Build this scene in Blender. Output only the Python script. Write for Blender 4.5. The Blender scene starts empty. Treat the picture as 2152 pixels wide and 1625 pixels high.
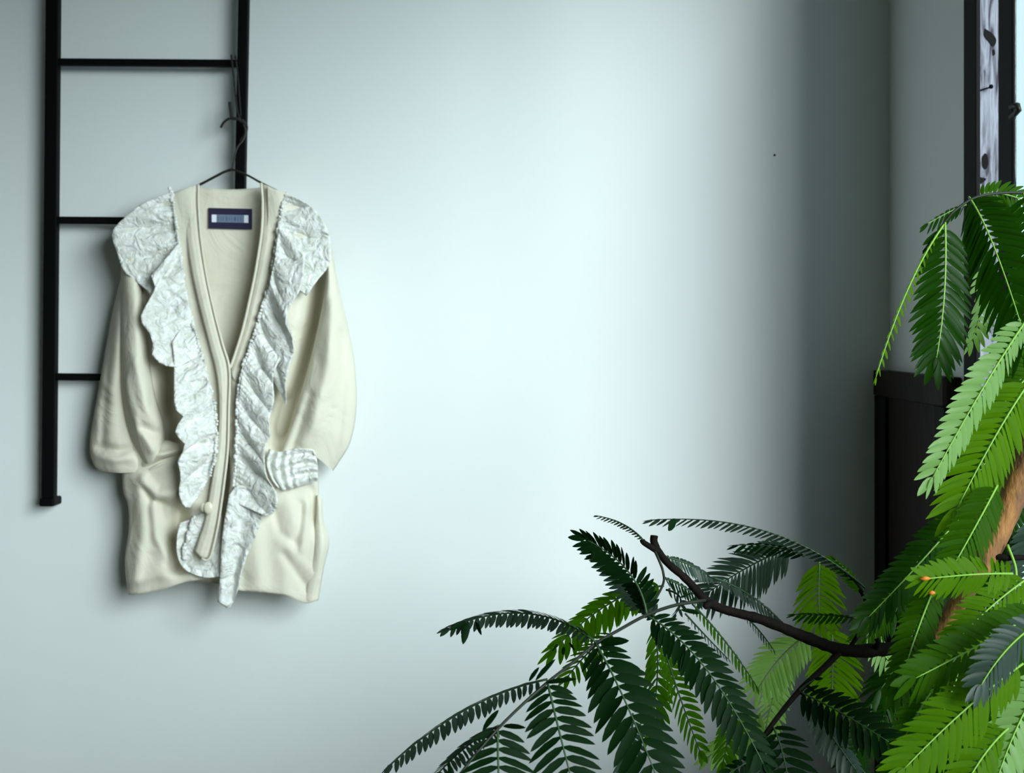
import bpy, bmesh, math, random
from mathutils import Vector, noise as mnoise
random.seed(11)
S = bpy.context.scene
COL = S.collection
# ------------------------------------------------------------------ camera, world, sun, exposure
EYE = 1.30            # camera height
DW = 2.60             # distance camera - back wall
LENS = 50.0
F = 2152 * LENS / 36.0
HOR = 700.0           # row of the horizon in the 2152x1625 frame
XR = 0.69             # right wall plane
XL, YB, ZC = -2.4, -1.5, 2.5

cd = bpy.data.cameras.new('camera')
cd.lens = LENS; cd.sensor_width = 36; cd.sensor_fit = 'HORIZONTAL'
cd.shift_y = -(812.5 - HOR) / 2152
cd.clip_start = 0.05
cd.dof.use_dof = True; cd.dof.focus_distance = 1.42; cd.dof.aperture_fstop = 14
cam = bpy.data.objects.new('camera', cd); COL.objects.link(cam)
cam.location = (0, 0, EYE); cam.rotation_euler = (math.pi / 2, 0, 0)
S.camera = cam

w = bpy.data.worlds.new('world'); S.world = w; w.use_nodes = True
bg = w.node_tree.nodes['Background']
bg.inputs[0].default_value = (0.70, 0.91, 1.0, 1); bg.inputs[1].default_value = 1.15

SUN_AZ, SUN_EL, SUN_ANG, SUN_E = 33.5, 15, 33, 5.5
sd = bpy.data.lights.new('sun', 'SUN'); sd.energy = SUN_E; sd.angle = math.radians(SUN_ANG); sd.color = (0.90, 0.965, 0.98)
sun = bpy.data.objects.new('sun', sd); COL.objects.link(sun)
_a, _e = math.radians(SUN_AZ), math.radians(SUN_EL)
SDIR = Vector((-math.sin(_a) * math.cos(_e), math.cos(_a) * math.cos(_e), -math.sin(_e)))
sun.rotation_euler = SDIR.to_track_quat('-Z', 'Y').to_euler()
sun.location = (3, -2, 3)
S.view_settings.view_transform = 'Standard'; S.view_settings.look = 'None'
S.view_settings.gamma = 1; S.view_settings.use_curve_mapping = False
S.view_settings.exposure = 0.0

def at(px, py, Y):
    return Vector(((px - 1076) / F * Y, Y, EYE - (py - HOR) / F * Y))

# ------------------------------------------------------------------ materials
def new_mat(name):
    m = bpy.data.materials.new(name); m.use_nodes = True
    nt = m.node_tree
    return m, nt, nt.nodes['Principled BSDF']

def N(nt, t, **kw):
    n = nt.nodes.new(t)
    for k, v in kw.items():
        if k in n.inputs: n.inputs[k].default_value = v
        else: setattr(n, k, v)
    return n

def simple(name, col, rough=0.6, metal=0.0, bump=0.0, bscale=200, var=0.0, vscale=8, col2=None, spec=0.5, sheen=0, stretch=None, detail=4):
    m, nt, b = new_mat(name)
    b.inputs['Roughness'].default_value = rough; b.inputs['Metallic'].default_value = metal
    b.inputs['Specular IOR Level'].default_value = spec
    if sheen: b.inputs['Sheen Weight'].default_value = sheen
    b.inputs['Base Color'].default_value = (*col, 1)
    tc = N(nt, 'ShaderNodeTexCoord'); src = tc.outputs['Object']
    if stretch:
        mp = N(nt, 'ShaderNodeMapping'); mp.inputs['Scale'].default_value = stretch
        nt.links.new(src, mp.inputs['Vector']); src = mp.outputs['Vector']
    if var or col2:
        n = N(nt, 'ShaderNodeTexNoise', Scale=vscale, Detail=detail)
        nt.links.new(src, n.inputs['Vector'])
        mx = N(nt, 'ShaderNodeMix', data_type='RGBA')
        c2 = col2 or tuple(c * (1 - var) for c in col)
        mx.inputs['A'].default_value = (*col, 1); mx.inputs['B'].default_value = (*c2, 1)
        cr = N(nt, 'ShaderNodeMapRange'); cr.inputs['From Min'].default_value = .38; cr.inputs['From Max'].default_value = .62
        nt.links.new(n.outputs['Fac'], cr.inputs['Value']); nt.links.new(cr.outputs[0], mx.inputs['Factor'])
        nt.links.new(mx.outputs['Result'], b.inputs['Base Color'])
    if bump:
        n = N(nt, 'ShaderNodeTexNoise', Scale=bscale, Detail=5)
        nt.links.new(src, n.inputs['Vector'])
        bp = N(nt, 'ShaderNodeBump', Strength=bump); bp.inputs['Distance'].default_value = 0.002
        nt.links.new(n.outputs['Fac'], bp.inputs['Height']); nt.links.new(bp.outputs['Normal'], b.inputs['Normal'])
    return m

M = {}
M['wall'] = simple('white_plaster', (0.775, 0.81, 0.81), 0.9, bump=0.10, bscale=60, var=0.02, vscale=2.5, spec=0.2)
M['room_wall'] = simple('warm_plaster', (0.30, 0.28, 0.22), 0.9, bump=0.1, bscale=60, spec=0.2)
M['ceil'] = simple('ceiling_plaster', (0.42, 0.42, 0.36), 0.9, bump=0.1, bscale=50, spec=0.2)
M['floor'] = simple('dark_floor_boards', (0.10, 0.075, 0.05), 0.5, bump=0.1, bscale=30, col2=(0.11, 0.08, 0.05), vscale=3, stretch=(12, 1, 1))
M['black'] = simple('black_steel', (0.0018, 0.002, 0.0022), 0.6, bump=0.05, bscale=300, spec=0.08)
M['blackwood'] = simple('black_painted_wood', (0.004, 0.0035, 0.0035), 0.6, bump=0.15, bscale=40, stretch=(8, 8, 1), spec=0.1)
M['darkwood'] = simple('dark_stained_wood', (0.020, 0.011, 0.008), 0.55, bump=0.2, bscale=30, col2=(0.009, 0.005, 0.004), vscale=9, stretch=(6, 6, 1), spec=0.12)
M['cord'] = simple('black_cord', (0.012, 0.011, 0.010), 0.8)
M['wire'] = simple('dark_wire', (0.03, 0.028, 0.022), 0.45, metal=0.6)
M['bark'] = simple('brown_bark', (0.42, 0.18, 0.05), 0.75, bump=0.8, bscale=90, col2=(0.16, 0.07, 0.03), vscale=25, stretch=(3, 3, 1))
M['twig'] = simple('dark_twig_bark', (0.010, 0.006, 0.004), 0.8, bump=0.6, bscale=200, spec=0.15, col2=(0.005, 0.003, 0.0025), vscale=60)
M['pot'] = simple('grey_clay', (0.25, 0.25, 0.24), 0.7, bump=0.2, bscale=60)
M['soil'] = simple('soil', (0.03, 0.02, 0.012), 0.95, bump=1.0, bscale=80)
M['navy'] = simple('navy_satin', (0.012, 0.008, 0.045), 0.5)
M['labelwhite'] = simple('label_white', (0.80, 0.83, 0.95), 0.6)
M['labelblue'] = simple('label_blue_grey', (0.14, 0.19, 0.29), 0.6)
M['labelgrey'] = simple('label_thread', (0.075, 0.105, 0.16), 0.6)
M['button'] = simple('pearl_button', (0.85, 0.78, 0.62), 0.2, spec=0.8)
M['orange'] = simple('orange_leaflet', (0.75, 0.22, 0.02), 0.5)

def knit():
    m, nt, b = new_mat('cream_knit')
    b.inputs['Roughness'].default_value = 0.85; b.inputs['Specular IOR Level'].default_value = 0.2
    tc = N(nt, 'ShaderNodeTexCoord')
    n = N(nt, 'ShaderNodeTexNoise', Scale=9.0, Detail=3.0)
    nt.links.new(tc.outputs['Object'], n.inputs['Vector'])
    mx = N(nt, 'ShaderNodeMix', data_type='RGBA')
    mx.inputs['A'].default_value = (0.80, 0.765, 0.655, 1); mx.inputs['B'].default_value = (0.74, 0.695, 0.57, 1)
    nt.links.new(n.outputs['Fac'], mx.inputs['Factor']); nt.links.new(mx.outputs['Result'], b.inputs['Base Color'])
    wv = N(nt, 'ShaderNodeTexWave', Scale=170.0, Distortion=1.0, bands_direction='X')
    nt.links.new(tc.outputs['Object'], wv.inputs['Vector'])
    bp = N(nt, 'ShaderNodeBump', Strength=0.12); bp.inputs['Distance'].default_value = 0.001
    nt.links.new(wv.outputs['Fac'], bp.inputs['Height'])
    n2 = N(nt, 'ShaderNodeTexNoise', Scale=11.0, Detail=4.0, Distortion=0.6); nt.links.new(tc.outputs['Object'], n2.inputs['Vector'])
    bp2 = N(nt, 'ShaderNodeBump', Strength=0.8); bp2.inputs['Distance'].default_value = 0.012
    nt.links.new(n2.outputs['Fac'], bp2.inputs['Height']); nt.links.new(bp.outputs['Normal'], bp2.inputs['Normal'])
    nt.links.new(bp2.outputs['Normal'], b.inputs['Normal'])
    return m
M['knit'] = knit()

def brocade():
    m, nt, b = new_mat('white_brocade')
    b.inputs['Roughness'].default_value = 0.42; b.inputs['Specular IOR Level'].default_value = 0.5
    b.inputs['Sheen Weight'].default_value = 0.2
    tc = N(nt, 'ShaderNodeTexCoord')
    n = N(nt, 'ShaderNodeTexNoise', Scale=90.0, Detail=4.0, Distortion=1.0)
    nt.links.new(tc.outputs['Object'], n.inputs['Vector'])
    mr = N(nt, 'ShaderNodeMapRange'); mr.inputs['From Min'].default_value = .46; mr.inputs['From Max'].default_value = .56
    nt.links.new(n.outputs['Fac'], mr.inputs['Value'])
    mx = N(nt, 'ShaderNodeMix', data_type='RGBA')
    mx.inputs['A'].default_value = (0.80, 0.81, 0.75, 1); mx.inputs['B'].default_value = (0.93, 0.94, 0.92, 1)
    nt.links.new(mr.outputs[0], mx.inputs['Factor']); nt.links.new(mx.outputs['Result'], b.inputs['Base Color'])
    n2 = N(nt, 'ShaderNodeTexNoise', Scale=45.0, Detail=5.0, Distortion=1.2); nt.links.new(tc.outputs['Object'], n2.inputs['Vector'])
    bp = N(nt, 'ShaderNodeBump', Strength=0.9); bp.inputs['Distance'].default_value = 0.012
    nt.links.new(n2.outputs['Fac'], bp.inputs['Height']); nt.links.new(bp.outputs['Normal'], b.inputs['Normal'])
    return m
M['brocade'] = brocade()

def weathered():
    m, nt, b = new_mat('weathered_pale_wood')
    b.inputs['Roughness'].default_value = 0.8; b.inputs['Specular IOR Level'].default_value = 0.2
    tc = N(nt, 'ShaderNodeTexCoord'); mp = N(nt, 'ShaderNodeMapping'); mp.inputs['Scale'].default_value = (60, 1, 6)
    nt.links.new(tc.outputs['Object'], mp.inputs['Vector'])
    n = N(nt, 'ShaderNodeTexNoise', Scale=2.0, Detail=7.0, Distortion=1.2); nt.links.new(mp.outputs['Vector'], n.inputs['Vector'])
    cr = N(nt, 'ShaderNodeValToRGB'); nt.links.new(n.outputs['Fac'], cr.inputs['Fac'])
    e = cr.color_ramp.elements
    e[0].position = 0.36; e[0].color = (0.05, 0.045, 0.06, 1)
    e[1].position = 0.62; e[1].color = (0.27, 0.29, 0.34, 1)
    k = e.new(0.45); k.color = (0.15, 0.155, 0.185, 1)
    nt.links.new(cr.outputs['Color'], b.inputs['Base Color'])
    bp = N(nt, 'ShaderNodeBump', Strength=0.5); bp.inputs['Distance'].default_value = 0.003
    nt.links.new(n.outputs['Fac'], bp.inputs['Height']); nt.links.new(bp.outputs['Normal'], b.inputs['Normal'])
    return m
M['weathered'] = weathered()

def glass():
    m = bpy.data.materials.new('window_glass'); m.use_nodes = True
    nt = m.node_tree; nt.nodes.clear()
    o = N(nt, 'ShaderNodeOutputMaterial'); t = N(nt, 'ShaderNodeBsdfTransparent'); g = N(nt, 'ShaderNodeBsdfGlossy', Roughness=0.02)
    t.inputs[0].default_value = (0.95, 0.985, 0.98, 1)
    mx = N(nt, 'ShaderNodeMixShader'); mx.inputs[0].default_value = 0.05
    nt.links.new(t.outputs[0], mx.inputs[1]); nt.links.new(g.outputs[0], mx.inputs[2]); nt.links.new(mx.outputs[0], o.inputs[0])
    return m
M['glass'] = glass()

def leafmat(name, c, c2, tr, rough=0.38, fac=0.35, spec=0.5):
    m, nt, b = new_mat(name)
    b.inputs['Roughness'].default_value = rough; b.inputs['Specular IOR Level'].default_value = spec
    tc = N(nt, 'ShaderNodeTexCoord'); n = N(nt, 'ShaderNodeTexNoise', Scale=25.0, Detail=2.0)
    nt.links.new(tc.outputs['Object'], n.inputs['Vector'])
    mx = N(nt, 'ShaderNodeMix', data_type='RGBA'); mx.inputs['A'].default_value = (*c, 1); mx.inputs['B'].default_value = (*c2, 1)
    nt.links.new(n.outputs['Fac'], mx.inputs['Factor']); nt.links.new(mx.outputs['Result'], b.inputs['Base Color'])
    tl = N(nt, 'ShaderNodeBsdfTranslucent'); tl.inputs[0].default_value = (*tr, 1)
    ms = N(nt, 'ShaderNodeMixShader'); ms.inputs[0].default_value = fac
    nt.links.new(b.outputs[0], ms.inputs[1]); nt.links.new(tl.outputs[0], ms.inputs[2])
    nt.links.new(ms.outputs[0], nt.nodes['Material Output'].inputs[0])
    return m
M['leaf_dark'] = leafmat('shaded_dark_leaf', (0.002, 0.012, 0.003), (0.004, 0.020, 0.003), (0.008, 0.05, 0.004), rough=0.55, fac=0.10, spec=0.06)  # near-black green: shade on the unlit left fronds put into the colour
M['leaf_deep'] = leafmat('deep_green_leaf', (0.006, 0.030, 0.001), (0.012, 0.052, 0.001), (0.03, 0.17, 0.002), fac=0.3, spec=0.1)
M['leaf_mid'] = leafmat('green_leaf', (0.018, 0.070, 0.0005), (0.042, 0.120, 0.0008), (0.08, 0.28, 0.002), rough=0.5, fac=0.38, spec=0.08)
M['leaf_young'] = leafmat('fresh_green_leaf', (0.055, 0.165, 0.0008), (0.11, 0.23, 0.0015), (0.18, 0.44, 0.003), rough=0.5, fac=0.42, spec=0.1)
M['leaf_pale'] = leafmat('pale_lit_leaf', (0.20, 0.40, 0.09), (0.32, 0.52, 0.20), (0.30, 0.55, 0.06), fac=0.45, spec=0.3)  # new growth, with window light on some fronds put into the colour
M['leaf_grey'] = leafmat('grey_green_leaf', (0.025, 0.048, 0.034), (0.05, 0.08, 0.06), (0.04, 0.09, 0.035), fac=0.3, spec=0.3)  # muted grey-green leaf tone
M['rib_dark'] = simple('dark_rachis', (0.03, 0.075, 0.025), 0.5)
M['rib_green'] = simple('yellow_green_rachis', (0.22, 0.45, 0.05), 0.45)
M['stem'] = simple('green_brown_stem', (0.012, 0.016, 0.007), 0.6)

# ------------------------------------------------------------------ helpers
class MB:
    def __init__(s): s.v = []; s.f = []
    def box(s, a, b):
        x0, y0, z0 = a; x1, y1, z1 = b; n = len(s.v)
        s.v += [(x0,y0,z0),(x1,y0,z0),(x1,y1,z0),(x0,y1,z0),(x0,y0,z1),(x1,y0,z1),(x1,y1,z1),(x0,y1,z1)]
        s.f += [tuple(n+i for i in q) for q in ((0,3,2,1),(4,5,6,7),(0,1,5,4),(1,2,6,5),(2,3,7,6),(3,0,4,7))]
        return s
    def tube(s, pts, r, seg=8, cap=True):
        pts = [Vector(p) for p in pts]; n = len(pts)
        rs = r if isinstance(r, (list, tuple)) else [r] * n
        base = len(s.v); prev = None
        for i, p in enumerate(pts):
            t = (pts[min(i+1, n-1)] - pts[max(i-1, 0)]).normalized()
            if prev is None:
                u = t.orthogonal().normalized()
            else:
                u = (prev - t * prev.dot(t)).normalized()
            prev = u; v = t.cross(u)
            for k in range(seg):
                a = 2 * math.pi * k / seg
                s.v.append(tuple(p + (u * math.cos(a) + v * math.sin(a)) * rs[i]))
        for i in range(n - 1):
            for k in range(seg):
                a = base + i*seg + k; b = base + i*seg + (k+1) % seg
                s.f.append((a, b, b + seg, a + seg))
        if cap:
            s.f.append(tuple(base + k for k in reversed(range(seg))))
            s.f.append(tuple(base + (n-1)*seg + k for k in range(seg)))
        return s
    def bar(s, p, q, wx, wy):
        """rectangular bar from p to q, width wx along x/z perpendicular, wy along y"""
        p, q = Vector(p), Vector(q); t = (q - p).normalized()
        yv = Vector((0, 1, 0)); xv = t.cross(yv).normalized()
        n = len(s.v)
        for c in (p, q):
            for a, b in ((-1,-1),(1,-1),(1,1),(-1,1)):
                s.v.append(tuple(c + xv*a*wx/2 + yv*b*wy/2))
        s.f += [tuple(n+i for i in qd) for qd in ((3,2,1,0),(4,5,6,7),(0,1,5,4),(1,2,6,5),(2,3,7,6),(3,0,4,7))]
        return s
    def sphere(s, c, r, seg=10, rings=6, sc=(1,1,1)):
        n = len(s.v); c = Vector(c)
        for i in range(rings+1):
            th = math.pi*i/rings
            for k in range(seg):
                a = 2*math.pi*k/seg
                s.v.append((c.x + r*sc[0]*math.sin(th)*math.cos(a), c.y + r*sc[1]*math.sin(th)*math.sin(a), c.z + r*sc[2]*math.cos(th)))
        for i in range(rings):
            for k in range(seg):
                a = n+i*seg+k; b = n+i*seg+(k+1)%seg
                s.f.append((a, a+seg, b+seg, b))
        return s
    def lathe(s, prof, c, seg=40):
        n = len(s.v)
        for r, z in prof:
            for k in range(seg):
                a = 2*math.pi*k/seg
                s.v.append((c[0] + r*math.cos(a), c[1] + r*math.sin(a), c[2] + z))
        for i in range(len(prof)-1):
            for k in range(seg):
                a = n+i*seg+k; b = n+i*seg+(k+1)%seg
                s.f.append((a, b, b+seg, a+seg))
        return s
    def build(s, name, mat, parent=None, smooth=True, bevel=0, solid=0, fix=True):
        me = bpy.data.meshes.new(name); me.from_pydata([tuple(v) for v in s.v], [], s.f)
        if fix:
            bm = bmesh.new(); bm.from_mesh(me); bmesh.ops.remove_doubles(bm, verts=bm.verts, dist=1e-6)
            bmesh.ops.recalc_face_normals(bm, faces=bm.faces); bm.to_mesh(me); bm.free()
        o = bpy.data.objects.new(name, me); COL.objects.link(o)
        me.materials.append(mat)
        if smooth:
            for p in me.polygons: p.use_smooth = True
        if bevel:
            md = o.modifiers.new('bevel', 'BEVEL'); md.width = bevel; md.segments = 2; md.limit_method = 'ANGLE'
            for p in me.polygons: p.use_smooth = False
        if solid:
            md = o.modifiers.new('solid', 'SOLIDIFY'); md.thickness = solid; md.offset = 0
        if parent:
            o.parent = parent; o.matrix_parent_inverse = parent.matrix_world.inverted() if False else o.matrix_parent_inverse
            o.location = -Vector(parent.location) if parent.type == 'EMPTY' else (0, 0, 0)
        return o

def thing(name, label, cat, loc=(0,0,0), group=None):
    o = bpy.data.objects.new(name, None); COL.objects.link(o); o.location = loc
    o.empty_display_size = 0.05
    o['label'] = label; o['category'] = cat
    if group: o['group'] = group
    return o
def tag(o, label, cat, group=None):
    o['label'] = label; o['category'] = cat
    if group: o['group'] = group
    return o
def struct(o): o['kind'] = 'structure'; return o

def curve(pts, n):
    """arc-length parametrised Catmull-Rom through 2D/3D points, n+1 samples"""
    P = [Vector(p) for p in pts]
    if len(P) == 2:
        return [P[0].lerp(P[1], i/n) for i in range(n+1)]
    P = [2*P[0]-P[1]] + P + [2*P[-1]-P[-2]]
    out = []
    for i in range(1, len(P)-2):
        p0, p1, p2, p3 = P[i-1:i+3]
        for k in range(20):
            t = k/20
            out.append(0.5*((2*p1) + (p2-p0)*t + (2*p0-5*p1+4*p2-p3)*t*t + (3*p1-p0-3*p2+p3)*t**3))
    out.append(P[-2])
    L = [0]
    for a, b in zip(out, out[1:]): L.append(L[-1] + (b-a).length)
    res = []; j = 0
    for i in range(n+1):
        d = L[-1]*i/n
        while j < len(L)-2 and L[j+1] < d: j += 1
        seg = L[j+1]-L[j] or 1
        res.append(out[j].lerp(out[j+1], min(1, (d-L[j])/seg)))
    return res

def bulge(u, e=0.5): return max(0.0, math.sin(math.pi*min(1, max(0, u))))**e
def segdist(p, a, b):
    ab = b-a; t = max(0, min(1, (p-a).dot(ab)/max(1e-9, ab.length_squared)))
    return (p-(a+ab*t)).length
class Ridges:
    """list of (polyline px, width px, height m)"""
    def __init__(s, *r): s.r = [([Vector(q) for q in p], w_, h) for p, w_, h in r]
    def __call__(s, x, y):
        p = Vector((x, y)); z = 0
        for pl, w_, h in s.r:
            d = min(segdist(p, a, b) for a, b in zip(pl, pl[1:]))
            if d < 3*w_: z += h*math.exp(-(d/w_)**2)
        return z

def coons(top, bottom, left, right, depth, nu, nv):
    """cloth patch: four border curves in px on the wall picture, depth(u,v,x,y) = metres in front of the back wall"""
    T = curve(top, nu); B = curve(bottom, nu); L = curve(left, nv); R = curve(right, nv)
    mb = MB()
    for j in range(nv+1):
        v = j/nv
        for i in range(nu+1):
            u = i/nu
            p = T[i]*(1-v) + B[i]*v + L[j]*(1-u) + R[j]*u - (T[0]*(1-u)*(1-v) + T[-1]*u*(1-v) + B[0]*(1-u)*v + B[-1]*u*v)
            d = depth(u, v, p.x, p.y)
            mb.v.append(tuple(at(p.x, p.y, DW - d)))
    for j in range(nv):
        for i in range(nu):
            a = j*(nu+1)+i
            mb.f.append((a, a+1, a+nu+2, a+nu+1))
    return mb

def fbm(x, y, s, seed=0): return mnoise.noise(Vector((x*s, y*s, seed*7.3)))

# ------------------------------------------------------------------ the room
WT = 0.06
def wall(name, a, b, mat):
    return struct(MB().box(a, b).build(name, mat, smooth=False))
wall('wall_back', (XL-0.1, DW, 0), (XR+WT, DW+0.1, ZC), M['wall'])
wall('wall_left', (XL-0.1, YB, 0), (XL, DW, ZC), M['room_wall'])
wall('wall_front', (XL-0.1, YB-0.1, 0), (XR+WT, YB, ZC), M['room_wall'])
wall('floor', (XL-0.1, YB-0.1, -0.1), (XR+WT, DW+0.1, 0), M['floor'])
wall('ceiling', (XL-0.1, YB-0.1, ZC), (XR+WT, DW+0.1, ZC+0.1), M['ceil'])
WY0, WY1 = -1.15, 2.166            # window opening along the right wall
WZ0, WZ1 = EYE-0.46, EYE+1.02
wr = MB()
wr.box((XR, WY1, 0), (XR+WT, DW, ZC)); wr.box((XR, YB, 0), (XR+WT, WY0, ZC))
wr.box((XR, WY0, 0), (XR+WT, WY1, WZ0)); wr.box((XR, WY0, WZ1), (XR+WT, WY1, ZC))
struct(wr.build('wall_right', M['wall'], smooth=False, fix=False))

# window: black frame and mullions, panes, weathered jamb
wf = bpy.data.objects.new('window_1', None); COL.objects.link(wf); wf['kind'] = 'structure'
wf.location = (XR, 1.3, WZ0)
fr = MB()
fr.box((XR-0.002, 2.112, WZ0-0.02), (XR+0.006, 2.168, WZ1))
fr.box((XR-0.012, WY0, WZ0-0.02), (XR+0.03, 2.118, WZ0+0.02))
fr.box((XR-0.012, WY0, WZ1-0.03), (XR+0.03, 2.118, WZ1+0.02))
fr.box((XR-0.012, WY0-0.02, WZ0), (XR+0.03, WY0+0.03, WZ1))
fr.build('window_frame', M['blackwood'], wf, bevel=0.002)
MUL = [(1.951, 2.008), (1.32, 1.36), (0.69, 0.73), (0.05, 0.09)]
for y0, y1 in MUL:
    MB().box((XR-0.004, y0, WZ0+0.02), (XR+0.0025, y1, WZ1-0.03)).build('mullion', M['blackwood'], wf, bevel=0.002)
ys = [WY0+0.03, 0.05, 0.09, 0.69, 0.73, 1.32, 1.36, 1.951]
for i in range(0, 8, 2):
    MB().box((XR-0.002, ys[i], WZ0+0.02), (XR+0.001, ys[i+1], WZ1-0.03)).build('pane', M['glass'], wf, smooth=False)
jb = MB().box((XR+0.0065, 2.150, WZ0), (XR+WT+0.004, 2.1655, WZ1))
jamb = jb.build('weathered_jamb_board', M['weathered'], wf, bevel=0.001); jamb['label'] = 'pale weathered jamb board'
# nail, knots and chips in the jamb board (face y = 2.150)
def jp(px, py, y=2.149): return at(px, py, y)
nl = MB().tube([jp(2054, 192, 2.1495), jp(2066, 188, 2.146), jp(2080, 184, 2.142)], 0.0012, 6)
nl.sphere(jp(2083, 182, 2.140), 0.0035, 8, 5); nl.build('bent_nail', M['black'], wf)
for pts in ([(2064,330),(2071,322),(2076,330),(2077,345),(2072,356),(2065,350)], [(2052,362),(2060,372),(2073,376),(2062,386),(2052,388)], [(2070,60),(2085,70),(2094,84),(2088,98),(2078,88),(2068,74)], [(2086,105),(2090,104),(2091,114),(2087,116)]):
    pts = [tuple(q) for q in curve(list(pts)+[pts[0]], 24)[:-1]]
    k = MB(); n = len(pts)
    k.v = [tuple(jp(x, y, 2.1490)) for x, y in pts] + [tuple(jp(x, y, 2.1510)) for x, y in pts]
    k.f = [tuple(range(n))] + [tuple(range(2*n-1, n-1, -1))] + [(i, (i+1) % n, n+(i+1) % n, n+i) for i in range(n)]
    k.build('knot_hole', M['black'], wf, smooth=False)
hk = MB().tube([(XR-0.004, 1.955, at(0, 225, 1.955).z), (XR-0.002, 1.935, at(0, 226, 1.955).z), (XR-0.002, 1.93, at(0, 236, 1.955).z), (XR-0.006, 1.95, at(0, 250, 1.955).z)], 0.004, 6)
hk.build('window_catch', M['wire'], wf)

# dado of dark wood on the right wall
ZD = EYE - 0.068
dado = bpy.data.objects.new('trim_1', None); COL.objects.link(dado); dado['kind'] = 'structure'; dado.location = (XR, 2.3, 0)
MB().box((XR-0.022, 2.18, 0.02), (XR-0.0005, DW-0.001, ZD-0.035)).build('panel', M['darkwood'], dado, bevel=0.001)
MB().box((XR-0.022, WY0, 0.02), (XR-0.0005, 2.18, WZ0-0.021)).build('panel', M['darkwood'], dado, bevel=0.001)
MB().box((XR-0.030, 2.18, ZD-0.045), (XR-0.0005, DW-0.001, ZD)).build('cap_rail', M['darkwood'], dado, bevel=0.002)
MB().box((XR-0.028, 2.525, 0.02), (XR-0.0225, DW-0.001, ZD-0.046)).build('stile', M['blackwood'], dado, bevel=0.001)
MB().box((XR-0.028, 2.18, 0.02), (XR-0.0225, 2.23, ZD-0.046)).build('stile', M['blackwood'], dado, bevel=0.001)
MB().box((XR-0.028, 2.23, 0.02), (XR-0.0225, 2.525, 0.15)).build('bottom_rail', M['blackwood'], dado, bevel=0.001)
struct(MB().box((XL, DW-0.012, 0), (XR-0.03, DW, 0.07)).build('baseboard_back', M['darkwood'], bevel=0.002))
tag(MB().sphere(at(1628, 326, DW-0.001), 0.0022, 8, 5, (1, 0.5, 1)).build('nail', M['wire']), 'tiny dark nail head in the bare upper right of the white wall', 'nail')

# ------------------------------------------------------------------ ladder
LD = 0.034
YL = DW - LD
lad = thing('ladder', 'black steel ladder rack hanging flat against the white wall', 'ladder', at(300, 1062, YL))
def lx(py, side): return (112.5 - (py)*9.0/1060) if side == 0 else (513 - py*8.0/390*0.9)
for sd_ in (0, 1):
    zt = ZC - 0.0005; pyt = HOR - (zt-EYE)*F/YL
    wd = 27 if sd_ == 0 else 21
    MB().bar(at(lx(pyt, sd_), pyt, YL), at(lx(1060, sd_), 1060, YL), wd/F*YL, 0.020).build('side_rail', M['black'], lad, bevel=0.0015)
    c = at(lx(1054, sd_), 1054, YL)
    MB().box((c.x-0.0145, YL-0.013, c.z-0.008), (c.x+0.0125, DW-0.0005, c.z+0.007)).build('foot_cap', M['black'], lad, bevel=0.003)
for py in (-520, -195, 132, 464, 793):
    yy = YL - 0.001
    a = at(lx(py, 0)+10, py-1, yy); b = at(lx(py, 1)-6, py+2, yy)
    MB().bar(a, b, 15/F*YL, 0.014).build('rung', M['black'], lad, bevel=0.0015)

# ------------------------------------------------------------------ cord and hanger
def w3(l): return [tuple(at(x, y, DW-d)) for x, y, d in l]
def tubepx(l, r, n=40, seg=7): return MB().tube(curve(w3(l), n), r, seg)
cord = thing('hanging_cord', 'dark cord looped over the upper ladder rung with knotted loose ends', 'cord', at(492, 130, YL))
tubepx([(487,122,0.022),(486,116,0.036),(487,126,0.060),(490,150,0.066),(494,190,0.064),(499,235,0.064),(508,255,0.066)], 0.0016).build('loop', M['cord'], cord)
tubepx([(494,122,0.022),(495,116,0.036),(496,126,0.062),(500,160,0.065),(503,200,0.064),(506,245,0.066)], 0.0013).build('loop', M['cord'], cord)
tubepx([(483,215,0.062),(485,232,0.064),(488,248,0.066),(500,250,0.068),(512,258,0.064)], 0.0030).build('knotted_end', M['cord'], cord)
tubepx([(464,268,0.058),(470,258,0.062),(480,250,0.066),(490,248,0.068)], 0.0022).build('knotted_end', M['cord'], cord)
tubepx([(508,252,0.066),(516,262,0.064),(518,270,0.060),(514,284,0.066),(506,298,0.068)], 0.0030).build('knot', M['cord'], cord)

han = thing('wire_hanger', 'thin dark wire clothes hanger holding up the cardigan', 'hanger', at(490, 358, DW-0.075))
tubepx([(512,262,0.070),(516,276,0.070),(511,294,0.072),(501,306,0.074),(495,320,0.075),(492,336,0.075),(488,357,0.075)], 0.0016).build('hook', M['wire'], han)
tubepx([(487,356,0.0655),(470,362,0.0655),(445,375,0.0655),(418,389,0.0655),(380,405,0.0655),(330,430,0.0655)], 0.0024).build('shoulder_wire', M['wire'], han)
tubepx([(487,356,0.0655),(505,362,0.0655),(525,371,0.0655),(550,385,0.0655),(590,405,0.0655),(640,430,0.0655)], 0.0020).build('shoulder_wire', M['wire'], han)

# ------------------------------------------------------------------ cardigan
car = thing('cardigan', 'cream knitted cardigan with white brocade ruffles and a navy neck label', 'cardigan', at(480, 1280, DW-0.09))
def cloth(name, mat, top, bottom, left, right, depth, nu=40, nv=110, back=None, parent=car, solid=0.0022):
    mb = coons(top, bottom, left, right, depth, nu, nv)
    if back:
        b = coons(top, bottom, left, right, back, nu, nv); n = len(mb.v)
        mb.v += b.v; mb.f += [tuple(n+i for i in reversed(q)) for q in b.f]
        return mb.build(name, mat, parent, solid=0)
    return mb.build(name, mat, parent, solid=solid, fix=False)

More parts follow.
